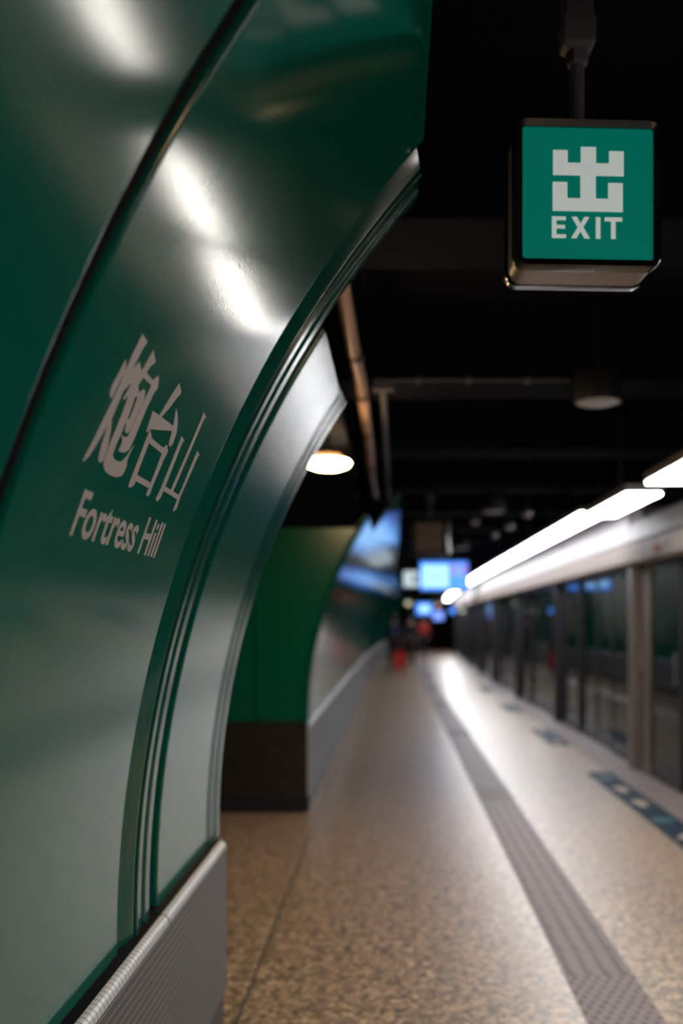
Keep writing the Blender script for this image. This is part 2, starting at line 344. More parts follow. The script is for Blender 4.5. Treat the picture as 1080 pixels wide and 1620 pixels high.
# station name on the panel
GLYPHS = {
 'pao': [
  [(1.5089,1.2905),(1.5443,1.2873),(1.5382,1.2688),(1.5358,1.2461),(1.5356,1.2201),(1.5374,1.2015),(1.5356,1.1901),(1.5363,1.1605),(1.5359,1.1477),(1.5295,1.1347),(1.5155,1.0978),(1.5035,1.0744),(1.4900,1.0628),(1.4828,1.0627),(1.4953,1.1054),(1.5020,1.1424),(1.5050,1.1529),(1.5074,1.1734),(1.5089,1.2098),(1.5071,1.2535)],
  [(1.4896,1.2387),(1.5005,1.2341),(1.5078,1.2228),(1.5054,1.2061),(1.5028,1.1895),(1.5018,1.1746),(1.4936,1.1731),(1.4827,1.1801),(1.4803,1.1912),(1.4852,1.2149)],
  [(1.5488,1.2528),(1.5728,1.2447),(1.5763,1.2345),(1.5642,1.2269),(1.5515,1.2136),(1.5349,1.1954),(1.5356,1.1901),(1.5261,1.2066),(1.5344,1.2225),(1.5397,1.2404)],
  [(1.5188,1.1450),(1.5399,1.1446),(1.5495,1.1319),(1.5577,1.1201),(1.5688,1.1005),(1.5707,1.0776),(1.5597,1.0729),(1.5451,1.0769),(1.5400,1.0867),(1.5353,1.1045),(1.5307,1.1304),(1.5287,1.1353)],
  [(1.5856,1.2861),(1.6197,1.2731),(1.6051,1.2600),(1.6004,1.2472),(1.5976,1.2378),(1.5868,1.2178),(1.5812,1.2022),(1.5660,1.1968),(1.5555,1.1851),(1.5485,1.1854),(1.5530,1.2030),(1.5569,1.2193),(1.5697,1.2326),(1.5760,1.2457),(1.5814,1.2656)],
  [(1.5989,1.2481),(1.6449,1.2462),(1.6604,1.2595),(1.6699,1.2570),(1.6861,1.2421),(1.6771,1.2292),(1.6783,1.2200),(1.6753,1.2014),(1.6774,1.1398),(1.6721,1.1182),(1.6547,1.1096),(1.6310,1.1065),(1.6220,1.1083),(1.6236,1.1214),(1.6200,1.1277),(1.6049,1.1335),(1.6283,1.1337),(1.6414,1.1380),(1.6424,1.1584),(1.6484,1.1887),(1.6470,1.2168),(1.6498,1.2366),(1.6412,1.2371),(1.5976,1.2378),(1.5866,1.2403)],
  [(1.5646,1.1978),(1.5726,1.2083),(1.6001,1.2087),(1.5974,1.2023),(1.6016,1.1878),(1.6056,1.1647),(1.6039,1.1523),(1.6038,1.1333),(1.6012,1.1125),(1.6037,1.0962),(1.6141,1.0912),(1.6416,1.0906),(1.6603,1.0941),(1.6727,1.1066),(1.6829,1.1247),(1.6902,1.1321),(1.6851,1.1119),(1.6853,1.0987),(1.6929,1.0927),(1.6936,1.0825),(1.6877,1.0719),(1.6642,1.0644),(1.6264,1.0623),(1.5981,1.0645),(1.5789,1.0722),(1.5736,1.0822),(1.5704,1.1200),(1.5703,1.1641),(1.5665,1.1900)],
  [(1.5857,1.2217),(1.6064,1.2125),(1.6222,1.2232),(1.6314,1.2221),(1.6442,1.2102),(1.6471,1.2015),(1.6461,1.1903),(1.6408,1.1595),(1.6397,1.1463),(1.6325,1.1411),(1.6183,1.1414),(1.6118,1.1463),(1.6104,1.1560),(1.6137,1.1638),(1.6134,1.1794),(1.6100,1.2035),(1.5967,1.2028),(1.5812,1.2022),(1.5830,1.2139)],
  [(1.5937,1.1633),(1.6076,1.1632),(1.6155,1.1642),(1.6167,1.1702),(1.6294,1.1574),(1.6101,1.1545),(1.6031,1.1529),(1.5926,1.1574)],
 ],
 'tai': [
  [(1.7868,1.2805),(1.8205,1.2715),(1.8210,1.2655),(1.8093,1.2528),(1.7949,1.2301),(1.7722,1.2050),(1.7561,1.2053),(1.7707,1.2444)],
  [(1.7111,1.2035),(1.7583,1.2058),(1.8653,1.2085),(1.8733,1.1996),(1.7461,1.1746),(1.7363,1.1733),(1.7292,1.1643),(1.7231,1.1646),(1.7183,1.1815)],
  [(1.8315,1.2402),(1.8575,1.2333),(1.8850,1.2184),(1.9031,1.2007),(1.9086,1.1783),(1.8979,1.1698),(1.8846,1.1716),(1.8768,1.1807),(1.8668,1.2035),(1.8468,1.2254)],
  [(1.7394,1.1732),(1.7591,1.1659),(1.7689,1.1613),(1.7633,1.1509),(1.7671,1.0875),(1.7743,1.0755),(1.7724,1.0660),(1.7568,1.0586),(1.7420,1.0596),(1.7411,1.0668),(1.7387,1.1598)],
  [(1.7689,1.1613),(1.8589,1.1601),(1.8758,1.1707),(1.8967,1.1597),(1.8964,1.1533),(1.8930,1.1446),(1.8633,1.1487),(1.7633,1.1509)],
  [(1.8638,1.1505),(1.8969,1.1552),(1.8930,1.1446),(1.8883,1.0779),(1.8917,1.0660),(1.8792,1.0589),(1.8684,1.0600),(1.8668,1.0659),(1.8674,1.0861)],
  [(1.7679,1.0869),(1.8700,1.0865),(1.8689,1.0750),(1.7693,1.0750)],
 ],
 'shan': [
  [(1.9432,1.2044),(1.9762,1.2008),(1.9689,1.1927),(1.9740,1.0957),(1.9718,1.0852),(1.9714,1.0685),(1.9571,1.0591),(1.9465,1.0595),(1.9409,1.0660),(1.9476,1.0852),(1.9463,1.1861)],
  [(2.0227,1.2776),(2.0579,1.2734),(2.0478,1.2640),(2.0458,1.0944),(2.0227,1.0947),(2.0272,1.2592)],
  [(2.1040,1.2017),(2.1347,1.1987),(2.1281,1.1913),(2.1176,1.0912),(2.1240,1.0662),(2.1112,1.0562),(2.1004,1.0566),(2.1009,1.0839),(2.1008,1.0967),(2.1026,1.1884)],
  [(1.9707,1.0955),(2.1084,1.0944),(2.1014,1.0835),(1.9679,1.0855)],
 ],
}

for k, ch in enumerate(('pao', 'tai', 'shan')):
    bm = bmesh.new()
    for st in GLYPHS[ch]: plate_on_arc(bm, st, .0002, .0007)
    o = link('chinese_character', bm, M['letter'], p1, local=False)
    o['label'] = 'pale grey Chinese character of the station name'
def text_mesh(body, x0, x1, y0, y1, cap, offset=0.0):
    c = bpy.data.curves.new('t', 'FONT'); c.body = body; c.resolution_u = 5; c.offset = offset
    o = bpy.data.objects.new('t', c); COL.objects.link(o)
    bpy.context.view_layer.update()
    me = bpy.data.meshes.new_from_object(o.evaluated_get(bpy.context.evaluated_depsgraph_get()))
    bpy.data.objects.remove(o)
    xs = [v.co.x for v in me.vertices]; a, b = min(xs), max(xs)
    ys = [v.co.y for v in me.vertices]; lo, hi = min(ys), max(ys)
    pts = [((v.co.x-a)/(b-a)*(x1-x0)+x0, (v.co.y-lo)/(hi-lo)*(y1-y0)+y0) for v in me.vertices]
    polys = [tuple(p.vertices) for p in me.polygons]
    bpy.data.meshes.remove(me)
    return pts, polys
def letters_arc(body, y0, y1, s0, s1, offset):
    pts, polys = text_mesh(body, y0, y1, s0, s1, 0, offset)
    bm = bmesh.new(); vs = [bm.verts.new(arc(y, s, .0007)) for y, s in pts]
    for p in polys:
        try: bm.faces.new([vs[i] for i in p])
        except ValueError: pass
    r = bmesh.ops.extrude_face_region(bm, geom=list(bm.faces))
    for v in r['geom']:
        if isinstance(v, bmesh.types.BMVert):
            d = (v.co-Vector((AX, v.co.y, AZ))); v.co += d.normalized()*.0005
    return bm
o = link('english_lettering', letters_arc('Fortress Hill', 1.537, 2.085, .942, 1.023, .017), M['letter'], p1, local=False)
o['label'] = 'pale grey lettering reading Fortress Hill'

# ribbed portal frame
pf = empty('portal_frame', (-.69, 2.5, .7)); tag(pf, 'ribbed green portal frame arching between the lettered panel and the narrow panel', 'portal frame')
link('rib', sweep([(2.331,-.05),(2.331,-.016),(2.334,-.012),(2.338,-.0108),(2.430,.004),(2.436,.005),(2.442,.003),(2.444,.0),(2.444,-.05)], S_BOT, 2.15, .04), M['trim'], pf, smooth=True, angle=40, local=False)
for y0, y1, off, e in ((2.453,2.470,.010,.004),(2.478,2.528,.002,.006),(2.545,2.612,.004,.012)):
    link('rib', sweep(panel_prof(y0, y1, 1, off, e=e), S_BOT, 2.15, .04), M['trim'], pf, smooth=True, angle=40, local=False)
link('backing_channel', sweep([(2.317,-.05),(2.317,-.03),(2.445,-.012),(2.612,-.012),(2.63,-.045),(2.63,-.05)], S_BOT, 2.12, .05), M['gasket'], pf, local=False)
link('joint_seal', sweep([(2.618,-.05),(2.618,-.035),(2.698,-.035),(2.698,-.05)], S_BOT, S_LOW, .05), M['gasket'], pf, local=False)
ef = empty('edge_trim', (-.69, 3.5, .7)); tag(ef, 'slim ribbed green edge trim beside the passage opening, with a pale outer lip', 'edge trim')
for y0, y1, off, e in ((3.438,3.480,.003,.006),(3.492,3.540,.004,.006)):
    link('rib', sweep(panel_prof(y0, y1, 1, off, e=e), S_BOT, S_LOW+.01, .04), M['trim'], ef, smooth=True, angle=40, local=False)
o = link('outer_lip', sweep(panel_prof(3.552, 3.63, 1, .008, e=.012), S_BOT, S_LOW+.01, .04), M['trim'], ef, smooth=True, angle=40, local=False)

# skirting of mosaic, the nosing's highlight put into its colour
def skirt(name, y0, y1, face, label, zt=.70, group=None, nose=True):
    r = empty(name, (face-.03, (y0+y1)/2, 0)); tag(r, label, 'skirting', group)
    ys = [y0+.001, *[y for y in frange(y0, y1, 2) if y0+.01 < y < y1-.01], y1-.001]
    link('mosaic_face', prism_y([(face-.02,.142),(face,.142),(face,zt-.030),(face-.02,zt-.030)], ys, uv=True), M['mosaic'], r, local=False)
    a = []
    for i in range(7):
        t = i/6*math.pi/2; a.append((face-.024+.024*math.cos(t), zt-.030+.026*math.sin(t)))
    link('nosing', prism_y([(face-.024,zt-.030)]+a, ys, uv=True), M['nose'], r, smooth=True, local=False)
    link('ledge', prism_y([(face-.085,zt-.03),(face-.0245,zt-.03),(face-.0245,zt-.003),(face-.085,zt+.002)], ys), M['gasket'], r, local=False)
    link('kickplate', prism_y([(face-.05,0),(face-.012,0),(face-.012,.14),(face-.05,.14)], ys), M['kick'], r, local=False)
    return r
skirt('wall_skirting', -1.2, 1.24, -.63, 'grey mosaic skirting under the extreme left panel, cropped by the corner of the picture')
skirt('wall_skirting', 1.243, 2.631, -.63, 'grey mosaic skirting below the station name, its fine grid in sharp focus')
skirt('wall_skirting', 2.640, 3.53, -.63, 'grey mosaic skirting beyond the thin dark joint, ending at the passage')

# far block of curved panels
def bp(bm): return bm
yb = FB
r = empty('portal_frame', (-.68, FB, .7)); tag(r, 'pale ribbed portal frame edging the green end wall of the side passage', 'portal frame')
for a, b in ((0,.10),(.12,.20),(.22,.34)):
    link('rib', sweep(panel_prof(FB+a, FB+b, 1, .006, e=.01), S_BOT, S_LOW, .05), M['trim'], r, smooth=True, angle=40, local=False)
edges = [FB+.36, 8.8, 10.4, 12.4, 14.7, 17.0, 19.3, 21.6, 24, 27, 30, 34, 38, 43, 48, 54, 60, 68, 76]
wlab = ['curved green panel with a lowered top, next beyond the ribbed edge of the side passage', 'full height curved green panel bearing the brightest blue reflection']
for i, (a, b) in enumerate(zip(edges, edges[1:])):
    lab = wlab[i] if i < 2 else 'full height curved green panel along the far left wall, reflecting blue light'
    q = rounded(lab, 'wall panel', 'wall_panel', a+.012, b-.012, S_LOW if i < 1 else S_TOP, None if i < 2 else 'green panels along the far left wall', ysteps=max(1, int((b-a)/1.2)))
ks = [FB, 8.9, 10.8, 13.0, 15.5, 18, 21, 24, 28, 32, 37, 43, 50, 60, 76]
for i, (a, b) in enumerate(zip(ks, ks[1:])):
    skirt('wall_skirting', a, b, -.664, 'grey skirting at the corner of the green end wall' if i == 0 else 'grey skirting with a painted highlight on its nosing along the far left wall', zt=.72, group=None if i == 0 else 'skirting along the far left wall')

# ------------------------------------------------------------------ tactile paving
M['tactile'] = mat('mauve_grey_tactile', (.205,.158,.165), .5); M['tactile_relief'] = mat('mauve_grey_tactile_relief', (.150,.115,.122), .45)
TX0, TX1 = .736, 1.034
def dots_at(y):
    return any(a-.01 <= y < a+.59 for a in [3.41+4.45*i for i in range(-1, 15)])
tp = empty('tactile_paving', ((TX0+TX1)/2, 20, 0)); tag(tp, 'mauve grey tactile guide path running down the glossy platform', 'tactile paving')
bm = bmesh.new(); y = 2.81
ry = []
while y < 74:
    ry.append(y)
    p = [(TX0,-.01),(TX1,-.01),(TX1,.003),(TX0,.003)]
    a, b = y+.001, y+.299
    vs = [bm.verts.new((x+cx(yy), yy, z)) for yy in (a, b) for x, z in p]
    for f in ((3,2,6,7),(0,1,2,3),(4,7,6,5),(0,3,7,4),(1,5,6,2)): bm.faces.new([vs[i] for i in f])
    y += .30
link('tile_bed', bm, M['tactile'], tp, local=False)
bm = bmesh.new()
def pill(bm, x, y0, y1, w, h=.005, n=5):
    out, inn = [], []
    for cy, a0 in ((y1-w, 0), (y0+w, math.pi)):
        for i in range(n+1):
            t = a0+math.pi*i/n; out.append((x+w*math.cos(t), cy+w*math.sin(t))); inn.append((x+.62*w*math.cos(t), cy+.62*w*math.sin(t)))
    A = [bm.verts.new((u+cx(v), v, .003)) for u, v in out]; B = [bm.verts.new((u+cx(v), v, .003+h)) for u, v in inn]
    k = len(A)
    for i in range(k): bm.faces.new((A[i], A[(i+1)%k], B[(i+1)%k], B[i]))
    bm.faces.new(B)
for y in ry:
    if dots_at(y):
        if y < 30:
            for i in range(6):
                for j in range(6):
                    xx = TX0+.025+.0496*i+(.0124 if j % 2 else -.0124); pill(bm, xx, y+.025+.05*j-.0125, y+.025+.05*j+.0125, .0115, n=3)
    else:
        for i in range(4): pill(bm, TX0+.037+.0747*i, y+.012, y+.288, .0175, n=3 if y > 8 else 5)
link('raised_relief', bm, M['tactile_relief'], tp, local=False)

# ------------------------------------------------------------------ screen door threshold and queue stickers
PX = 2.51
tag(link('platform_edge_strip', prism_y([(2.20,-.05),(PX+.1,-.05),(PX+.1,.004),(2.20,.004)], YS), M['threshold']), 'pinkish grey granite strip along the foot of the screen doors', 'edge strip')
def arrow(x, y, s):
    return [(x-.09*s, y), (x, y+.14*s), (x+.09*s, y), (x+.035*s, y), (x+.035*s, y-.14*s), (x-.035*s, y-.14*s), (x-.035*s, y)]
def flat(name, pts, z, m, parent, h=.0012):
    bm = bmesh.new(); t = [bm.verts.new((a+cx(b), b, z+h)) for a, b in pts]; bo = [bm.verts.new((a+cx(b), b, z)) for a, b in pts]
    f = bm.faces.new(t); n = len(pts)
    for i in range(n): bm.faces.new((t[i], t[(i+1)%n], bo[(i+1)%n], bo[i]))
    f.normal_update(); bmesh.ops.triangulate(bm, faces=[f])
    return link(name, bm, m, parent, local=False)
stick = [(6.2, 9.45, 'navy queue sticker with beige arrows before the nearest screen door'), (11.5, 13.3, 'dark queue sticker halfway down the platform edge, second from the camera'),
         (15.7, 17.4, 'small dark queue sticker far down the platform edge, third from the camera'), (20.2, 22.0, 'smallest dark queue sticker at the far platform edge')]
for y0, y1, lab in stick:
    r = empty('queue_sticker', (2.08+cx(y0), (y0+y1)/2, 0)); tag(r, lab, 'floor sticker')
    flat('sticker_base', [(1.94,y0),(2.195,y0),(2.195,y1),(1.94,y1)], .0002, M['navy'], r)
    for i, yy in enumerate(frange(y0+.35, y1-.3, .62)):
        if i % 3 == 1: flat('teal_mark', [(1.99,yy-.12),(2.14,yy-.12),(2.14,yy+.06),(1.99,yy+.06)], .0015, M['sticker_teal'], r)
        else: flat('arrow', arrow(2.07, yy, 1.05), .0015, M['sticker_beige'], r)

# ------------------------------------------------------------------ platform screen doors
cols = [9.62-4.53, 9.62, 14.15, 18.7, 23.3, 27.9, 32.5, 37.1, 41.7, 46.3, 51, 56, 61, 66]
cols = [-3.4, .56] + cols
def col_label(i):
    return {3: 'pale double jamb post of the screen doors, nearest one in view', 4: 'screen door post with its shade painted dark, second from the camera', 5: 'screen door post with its shade painted dark, third from the camera'}.get(i)
for i, y in enumerate(cols):
    r = empty('door_post', (PX+cx(y), y, 0))
    if col_label(i): tag(r, col_label(i), 'door post')
    else: tag(r, 'slim metal screen door post far down the platform' if i > 5 else 'screen door post outside the right edge of the picture', 'door post', 'far screen door posts' if i > 5 else 'screen door posts outside the frame')
    x = PX+cx(y)
    m = 'psd_metal' if i == 3 else 'psd_dark'  # all posts but the pale one carry their shade as a dark material
    link('front_jamb', boxes((x-.07, x+.055, y, y+.12, .005, 2.10)), M[m], r, bevel=.008, local=False)
    link('post_core', boxes((x+.056, x+.10, y-.15, y+.08, .005, 2.10)), M['psd_dark'], r, local=False)
    link('near_jamb', boxes((x+.0, x+.056, y-.27, y-.19, .005, 2.10)), M[m], r, bevel=.008, local=False)
    if i == 3:
        link('switch_plate', boxes((x-.012, x+.012, y-.17, y-.09, 1.02, 1.22)), M['psd_metal'], r, bevel=.004, local=False)
def frame_pane(name, y0, y1, z0, z1, x, lab, group, dep=.03, m='psd_dark', st=.045, handle=None):
    xx = x+cx((y0+y1)/2); dy = cx(y1)-cx(y0)
    r = empty(name, (xx, (y0+y1)/2, 0)); tag(r, lab, 'screen door', group)
    def sk(bm):
        for v in bm.verts: v.co.x = v.co.x+cx(v.co.y)
        return bm
    link('frame', sk(boxes((x,x+dep,y0,y0+st,z0,z1),(x,x+dep,y1-st,y1,z0,z1),(x,x+dep,y0+st,y1-st,z0,z0+.10),(x,x+dep,y0+st,y1-st,z1-.06,z1))), M[m], r, bevel=.003, seg=1, local=False)
    link('glass_pane', sk(boxes((x+.010,x+.018,y0+st,y1-st,z0+.10,z1-.06))), M['glass'], r, local=False)
    if lab.startswith('fixed glass screen on the near'): link('wide_stile', sk(boxes((x-.012,x-.001,y1-.16,y1,z0,z1))), M['psd_metal'], r, bevel=.003, local=False)
    if handle: link('handle', sk(boxes((x-.03,x-.018,handle-.012,handle+.012,.95,1.25),(x-.02,x,handle-.012,handle+.012,.97,.99),(x-.02,x,handle-.012,handle+.012,1.21,1.23))), M['steel'], r, local=False)
    return r
for i, (a, b) in enumerate(zip(cols, cols[1:])):
    a2, b2 = a+.126, b-.276
    L_ = b2-a2; w1 = L_*.27; mid = (a2+b2)/2
    far = i > 3
    nm = 'nearest bay in view' if i == 3 else ('bay right of it' if i == 2 else 'far bay')
    def lab(k):
        if i == 3: return ['fixed glass screen beside the far side of the pale jamb post', 'sliding glass screen door, nearer leaf beyond the pale jamb post', 'sliding glass screen door, further leaf beyond the pale jamb post', 'fixed glass screen against the second dark post'][k]
        if i == 2: return ['glass screen outside the right edge of the picture', 'glass screen door outside the right edge of the picture', 'sliding glass screen door cut by the right edge of the picture', 'fixed glass screen on the near side of the pale jamb post'][k]
        return 'dark reflective glass screen in the far run of platform doors' if far else 'glass screen outside the right edge of the picture'
    gg = lambda k_: None if i == 3 else ((None if k_ > 1 else 'glass screens outside the frame') if (i == 2) else ('glass screens of the far platform doors' if far else 'glass screens outside the frame'))
    frame_pane('fixed_screen', a2, a2+w1, .01, 2.10, PX+.02, lab(0), gg(0))
    frame_pane('sliding_door', a2+w1+.005, mid-.004, .01, 2.09, PX+.055, lab(1), gg(1))
    frame_pane('sliding_door', mid+.004, b2-w1-.005, .01, 2.09, PX+.055, lab(2), gg(2))
    frame_pane('fixed_screen', b2-w1, b2, .01, 2.10, PX+.02, lab(3), gg(3), handle=b2-w1+.10 if i == 2 else None)

# header over the doors, with strip lights above
HY = [-3.7] + [c for c in cols if c > -3 and c < 50] + [50, 74]
for i, (a, b) in enumerate(zip(HY, HY[1:])):
    r = empty('door_header', (PX+cx(a), (a+b)/2, 2.1))
    lab = {2: 'metal header box over the near edge of the frame, with a red lamp', 3: 'metal header box over the first bay beyond the pale jamb post', 4: 'metal header box over the bay beyond the second dark post'}.get(i)
    if lab: tag(r, lab, 'door header')
    else: tag(r, 'metal header box far along the screen doors' if i > 4 else 'metal header box outside the right edge of the picture', 'door header', 'far header boxes' if i > 4 else 'header boxes outside the frame')
    ys = frange(a+.004, b-.004, 1.5)
    link('lower_cover', prism_y([(2.425,2.101),(2.72,2.101),(2.72,2.31),(2.40,2.31),(2.40,2.125)], ys), M['header_low'], r, bevel=.006, local=False)
    link('shadow_groove', prism_y([(2.44,2.311),(2.70,2.311),(2.70,2.329),(2.44,2.329)], ys), M['gasket'], r, local=False)
    for c, d in zip(frange(a, b, .75), frange(a, b, .75)[1:]):
        hz = 2.56 if i < 3 else 2.72
        link('upper_cover', prism_y([(2.405,2.33),(2.72,2.33),(2.72,hz),(2.47,hz),(2.435,hz-.03)], [c+.003, d-.003]), M['header'], r, bevel=.004, seg=1, local=False)
    if i == 2:
        bm = bmesh.new(); lathe(bm, [(0,-.03),(.018,-.027),(.026,-.012),(.028,0),(.02,.001)], 20, (2.50, 8.55, 2.20))
        for v in bm.verts:
            d = v.co-Vector((2.50,8.55,2.20)); v.co = Vector((2.40+d.z, 8.55+d.y, 2.20+d.x))
        link('red_lamp', bm, M['red'], r, smooth=True, local=False)
tag(link('tunnel_fascia', prism_y([(2.74,2.101),(2.80,2.101),(2.80,3.34),(2.74,3.34)], YS), M['black_paint']), 'black fascia above the screen door header', 'fascia')
# little steel box on top of the header
r = empty('junction_box', (2.56, 9.4, 2.56)); tag(r, 'small pale junction box on the header between two strip lights', 'junction box')
link('case', boxes((2.45,2.68,9.22,9.58,2.565,2.66)), M['header'], r, bevel=.01, local=False)
link('cover_plate', boxes((2.443,2.45,9.26,9.54,2.58,2.648)), M['header_low'], r, local=False)

segs = [(-3.4,-2.0),(-1.2,.1),(.9,2.2),(2.75,4.1),(5.02,5.97),(6.45,7.82)]
y = 9.5
while y < 46:
    if y < 27.5 or y > 28.6: segs.append((y, y+1.76))
    y += 1.8
for i, (a, b) in enumerate(segs):
    xa, xb, zz = (1.61, 1.85, 2.40) if i < 6 else (1.90, 2.18, 2.62)
    r = empty('strip_light', ((xa+xb)/2+cx(a), (a+b)/2, zz))
    lab = {4: 'lit ceiling strip light cut by the right edge of the picture', 5: 'lit strip light standing alone between two gaps above the header'}.get(i)
    if lab: tag(r, lab, 'strip light')
    else: tag(r, 'glowing strip light in the long continuous row above the screen doors' if i > 5 else 'lit strip light outside the picture above the platform edge', 'strip light', 'continuous row of strip lights' if i > 5 else 'strip lights outside the frame')
    link('housing', bend(boxes((xa-.01,xb+.01,a,b,zz+.015,zz+.07))), M['strip_house'], r, local=False)
    link('diffuser', bend(boxes((xa,xb,a+.01,b-.01,zz-.002,zz+.015))), M['strip_on' if i < 6 else 'row_on'], r, local=False)
    link('bracket', bend(boxes(((xa+xb)/2-.015,(xa+xb)/2+.015,(a+b)/2-.015,(a+b)/2+.015,zz+.07,3.36))), M['black_metal'], r, local=False)

# ------------------------------------------------------------------ EXIT sign
M['sign_green'] = mat('lit_green_sign_face', (.0,.16,.115), .3, emit=(.0,.20,.145), power=.42)
M['sign_white'] = mat('lit_white_sign_symbol', (.7,.74,.72), .3, emit=(.64,.72,.68), power=.42)
def rrect(w, h, r, n=6):
    pts = []
    for cxx, cz, a0 in ((w/2-r, h/2-r, 0), (-w/2+r, h/2-r, 90), (-w/2+r, -h/2+r, 180), (w/2-r, -h/2+r, 270)):
        for i in range(n+1):
            t = math.radians(a0+90*i/n); pts.append((cxx+r*math.cos(t), cz+r*math.sin(t)))
    return pts
def loft(bm, secs, cap0=True, cap1=True):    # sections: (y, [(x, z)...])
    rings = [[bm.verts.new((x, y, z)) for x, z in pts] for y, pts in secs]; n = len(rings[0])
    for a, b in zip(rings, rings[1:]):
        for i in range(n): bm.faces.new((a[i], a[(i+1)%n], b[(i+1)%n], b[i]))
    if cap0: bm.faces.new(rings[0])
    if cap1: bm.faces.new(rings[-1][::-1])
def sign(loc, rz, label, wd=.365, ht=.362, dep=.17, rod_top=None, face='sign_green', sym=True):
    r = empty('exit_sign', loc, rz); tag(r, label, 'sign')
    fw = .322
    for side in (0, 1):                     # front and back bezels, each a ring round the lit face
        bm = bmesh.new()
        y0, dirn = (0, 1) if side == 0 else (dep, -1)
        o = rrect(wd, ht, .034); o2 = rrect(wd-.008, ht-.008, .031); i0 = rrect(fw, fw, .008); 
        secs = [(y0+dirn*.035, o), (y0+dirn*.006, o), (y0, o2), (y0+dirn*.004, i0), (y0+dirn*.035, i0)]
        loft(bm, secs, False, False)
        link('bezel', bm, M['frame_black'], r, smooth=True, angle=50)
        fy = y0+dirn*.010
        bm = bmesh.new(); loft(bm, [(fy, rrect(fw-.001, fw-.001, .008)), (fy+dirn*.004, rrect(fw-.001, fw-.001, .008))])
        f = link('lit_face', bm, M[face], r)
        if not sym: continue
        def U(u, v): return ((u-.5)*fw*(1 if side == 0 else -1), (.5-v)*fw)
        def P(pts, bm):
            q = [U((a-152)/713, (b-672)/713) for a, b in pts]
            A = [bm.verts.new((x, fy-dirn*.0012, z)) for x, z in q]; B = [bm.verts.new((x, fy-dirn*.0001, z)) for x, z in q]
            k = bm.faces.new(A); n = len(q)
            for i in range(n): bm.faces.new((A[i], A[(i+1)%n], B[(i+1)%n], B[i]))
            k.normal_update(); bmesh.ops.triangulate(bm, faces=[k])
        bm = bmesh.new()
        P([(319,795),(399,795),(399,862),(470,862),(470,775),(553,775),(553,862),(624,862),(624,795),(704,795),(704,930),(552,930),(552,1053),(619,1053),(619,967),(699,967),(699,1123),(317,1123),(317,967),(397,967),(397,1053),(468,1053),(468,930),(319,930)], bm)
        link('chinese_exit_character', bm, M['sign_white'], f)
        bm = bmesh.new()
        P([(313,1153),(389,1153),(389,1173),(338,1173),(338,1198),(384,1198),(384,1218),(338,1218),(338,1249),(390,1249),(390,1269),(313,1269)], bm)
        P([(420,1153),(449,1153),(469,1189),(489,1153),(517,1153),(484,1209),(520,1269),(490,1269),(469,1231),(447,1269),(417,1269),(453,1209)], bm)
        P([(552,1153),(577,1153),(577,1269),(552,1269)], bm)
        P([(600,1153),(696,1153),(696,1174),(660,1174),(660,1269),(635,1269),(635,1174),(600,1174)], bm)
        link('exit_lettering', bm, M['sign_white'], f)
    bm = bmesh.new(); loft(bm, [(.036, rrect(wd-.012, ht-.004, .034)), (dep-.036, rrect(wd-.012, ht-.004, .034))])
    link('housing', bm, M['box_metal'], r, smooth=True, angle=50)
    bm = bmesh.new(); lathe(bm, [(0,-.003),(.004,-.002),(.005,0)], 14, (.01,.02,-ht/2)); link('screw', bm, M['steel'], r, smooth=True)
    top = rod_top if rod_top else 3.0
    zr = top-loc[2]
    bm = bmesh.new(); tube(bm, [(-.008,dep/2,ht/2-.01),(-.008,dep/2,zr+.02)], .018, 24); link('rod', bm, M['grey_paint'], r, smooth=True)
    bm = bmesh.new(); lathe(bm, [(.020,-.034),(.027,-.028),(.029,-.01),(.029,.0)], 6, (-.008,dep/2,zr)); link('nut', bm, M['grey_paint'], r)
    bm = bmesh.new(); secs = [(0,.026),(.014,.040),(.075,.041),(.085,.036),(3.36-top,.036)]
    rings = [[bm.verts.new((-.008+sx*h, dep/2+sy*h*.8, zr+z)) for sx, sy in ((-1,-1),(1,-1),(1,1),(-1,1))] for z, h in secs]
    for a, b in zip(rings, rings[1:]):
        for i in range(4): bm.faces.new((a[i], a[(i+1)%4], b[(i+1)%4], b[i]))
    bm.faces.new(rings[0]); bm.faces.new(rings[-1][::-1])
    link('hanger_bracket', bm, M['grey_paint'], r, bevel=.004)
    return r
sign((.474, 2.27, 2.563), math.radians(2.5), 'square hanging green exit sign with white castle shaped character and EXIT', rod_top=2.95)
M['sign_unlit'] = mat('unlit_brown_sign_face', (.34,.24,.21), .4)
s2 = sign((.42, 10.9, 2.51), math.radians(-14), 'dull brownish unlit sign box hanging above the platform beyond the exit sign', wd=.44, ht=.42, rod_top=2.93, face='sign_unlit', sym=False)
s2.name = 'hanging_sign_box'

# ------------------------------------------------------------------ lamps, pipes
def lamp(loc, R, h, label, on=False, top=3.35, bulge=.02, group=None):
    r = empty('round_lamp', loc); tag(r, label, 'ceiling lamp', group)
    bm = bmesh.new(); lathe(bm, [(0,.02),(R*.6,.02),(R*.66,.026),(R*.66,h-.01),(R*.6,h),(0,h)] if on else [(R*.92,.0),(R,.0),(R*1.02,.01),(R*1.02,h-.01),(R*.98,h),(0,h)], 48); link('housing', bm, M['lamp_house' if on else 'lamp_black'], r, smooth=True)
    bm = bmesh.new(); lathe(bm, [(0,-bulge),(R*.6,-bulge*.9),(R*.93,-bulge*.5),(R*1.04,.0),(R*.98,.012),(R*.6,.022),(0,.022)] if on else [(0,-bulge),(R*.4,-bulge*.85),(R*.75,-bulge*.45),(R*.93,.0),(R*.9,.012),(0,.012)], 48); link('diffuser', bm, M['lamp_on' if on else 'lamp_off'], r, smooth=True)
    if loc[2]+h < top-.01:
        bm = bmesh.new(); tube(bm, [(0,0,h-.005),(0,0,top-loc[2])], .02, 12); link('stem', bm, M['black_metal'], r, smooth=True)
    return r
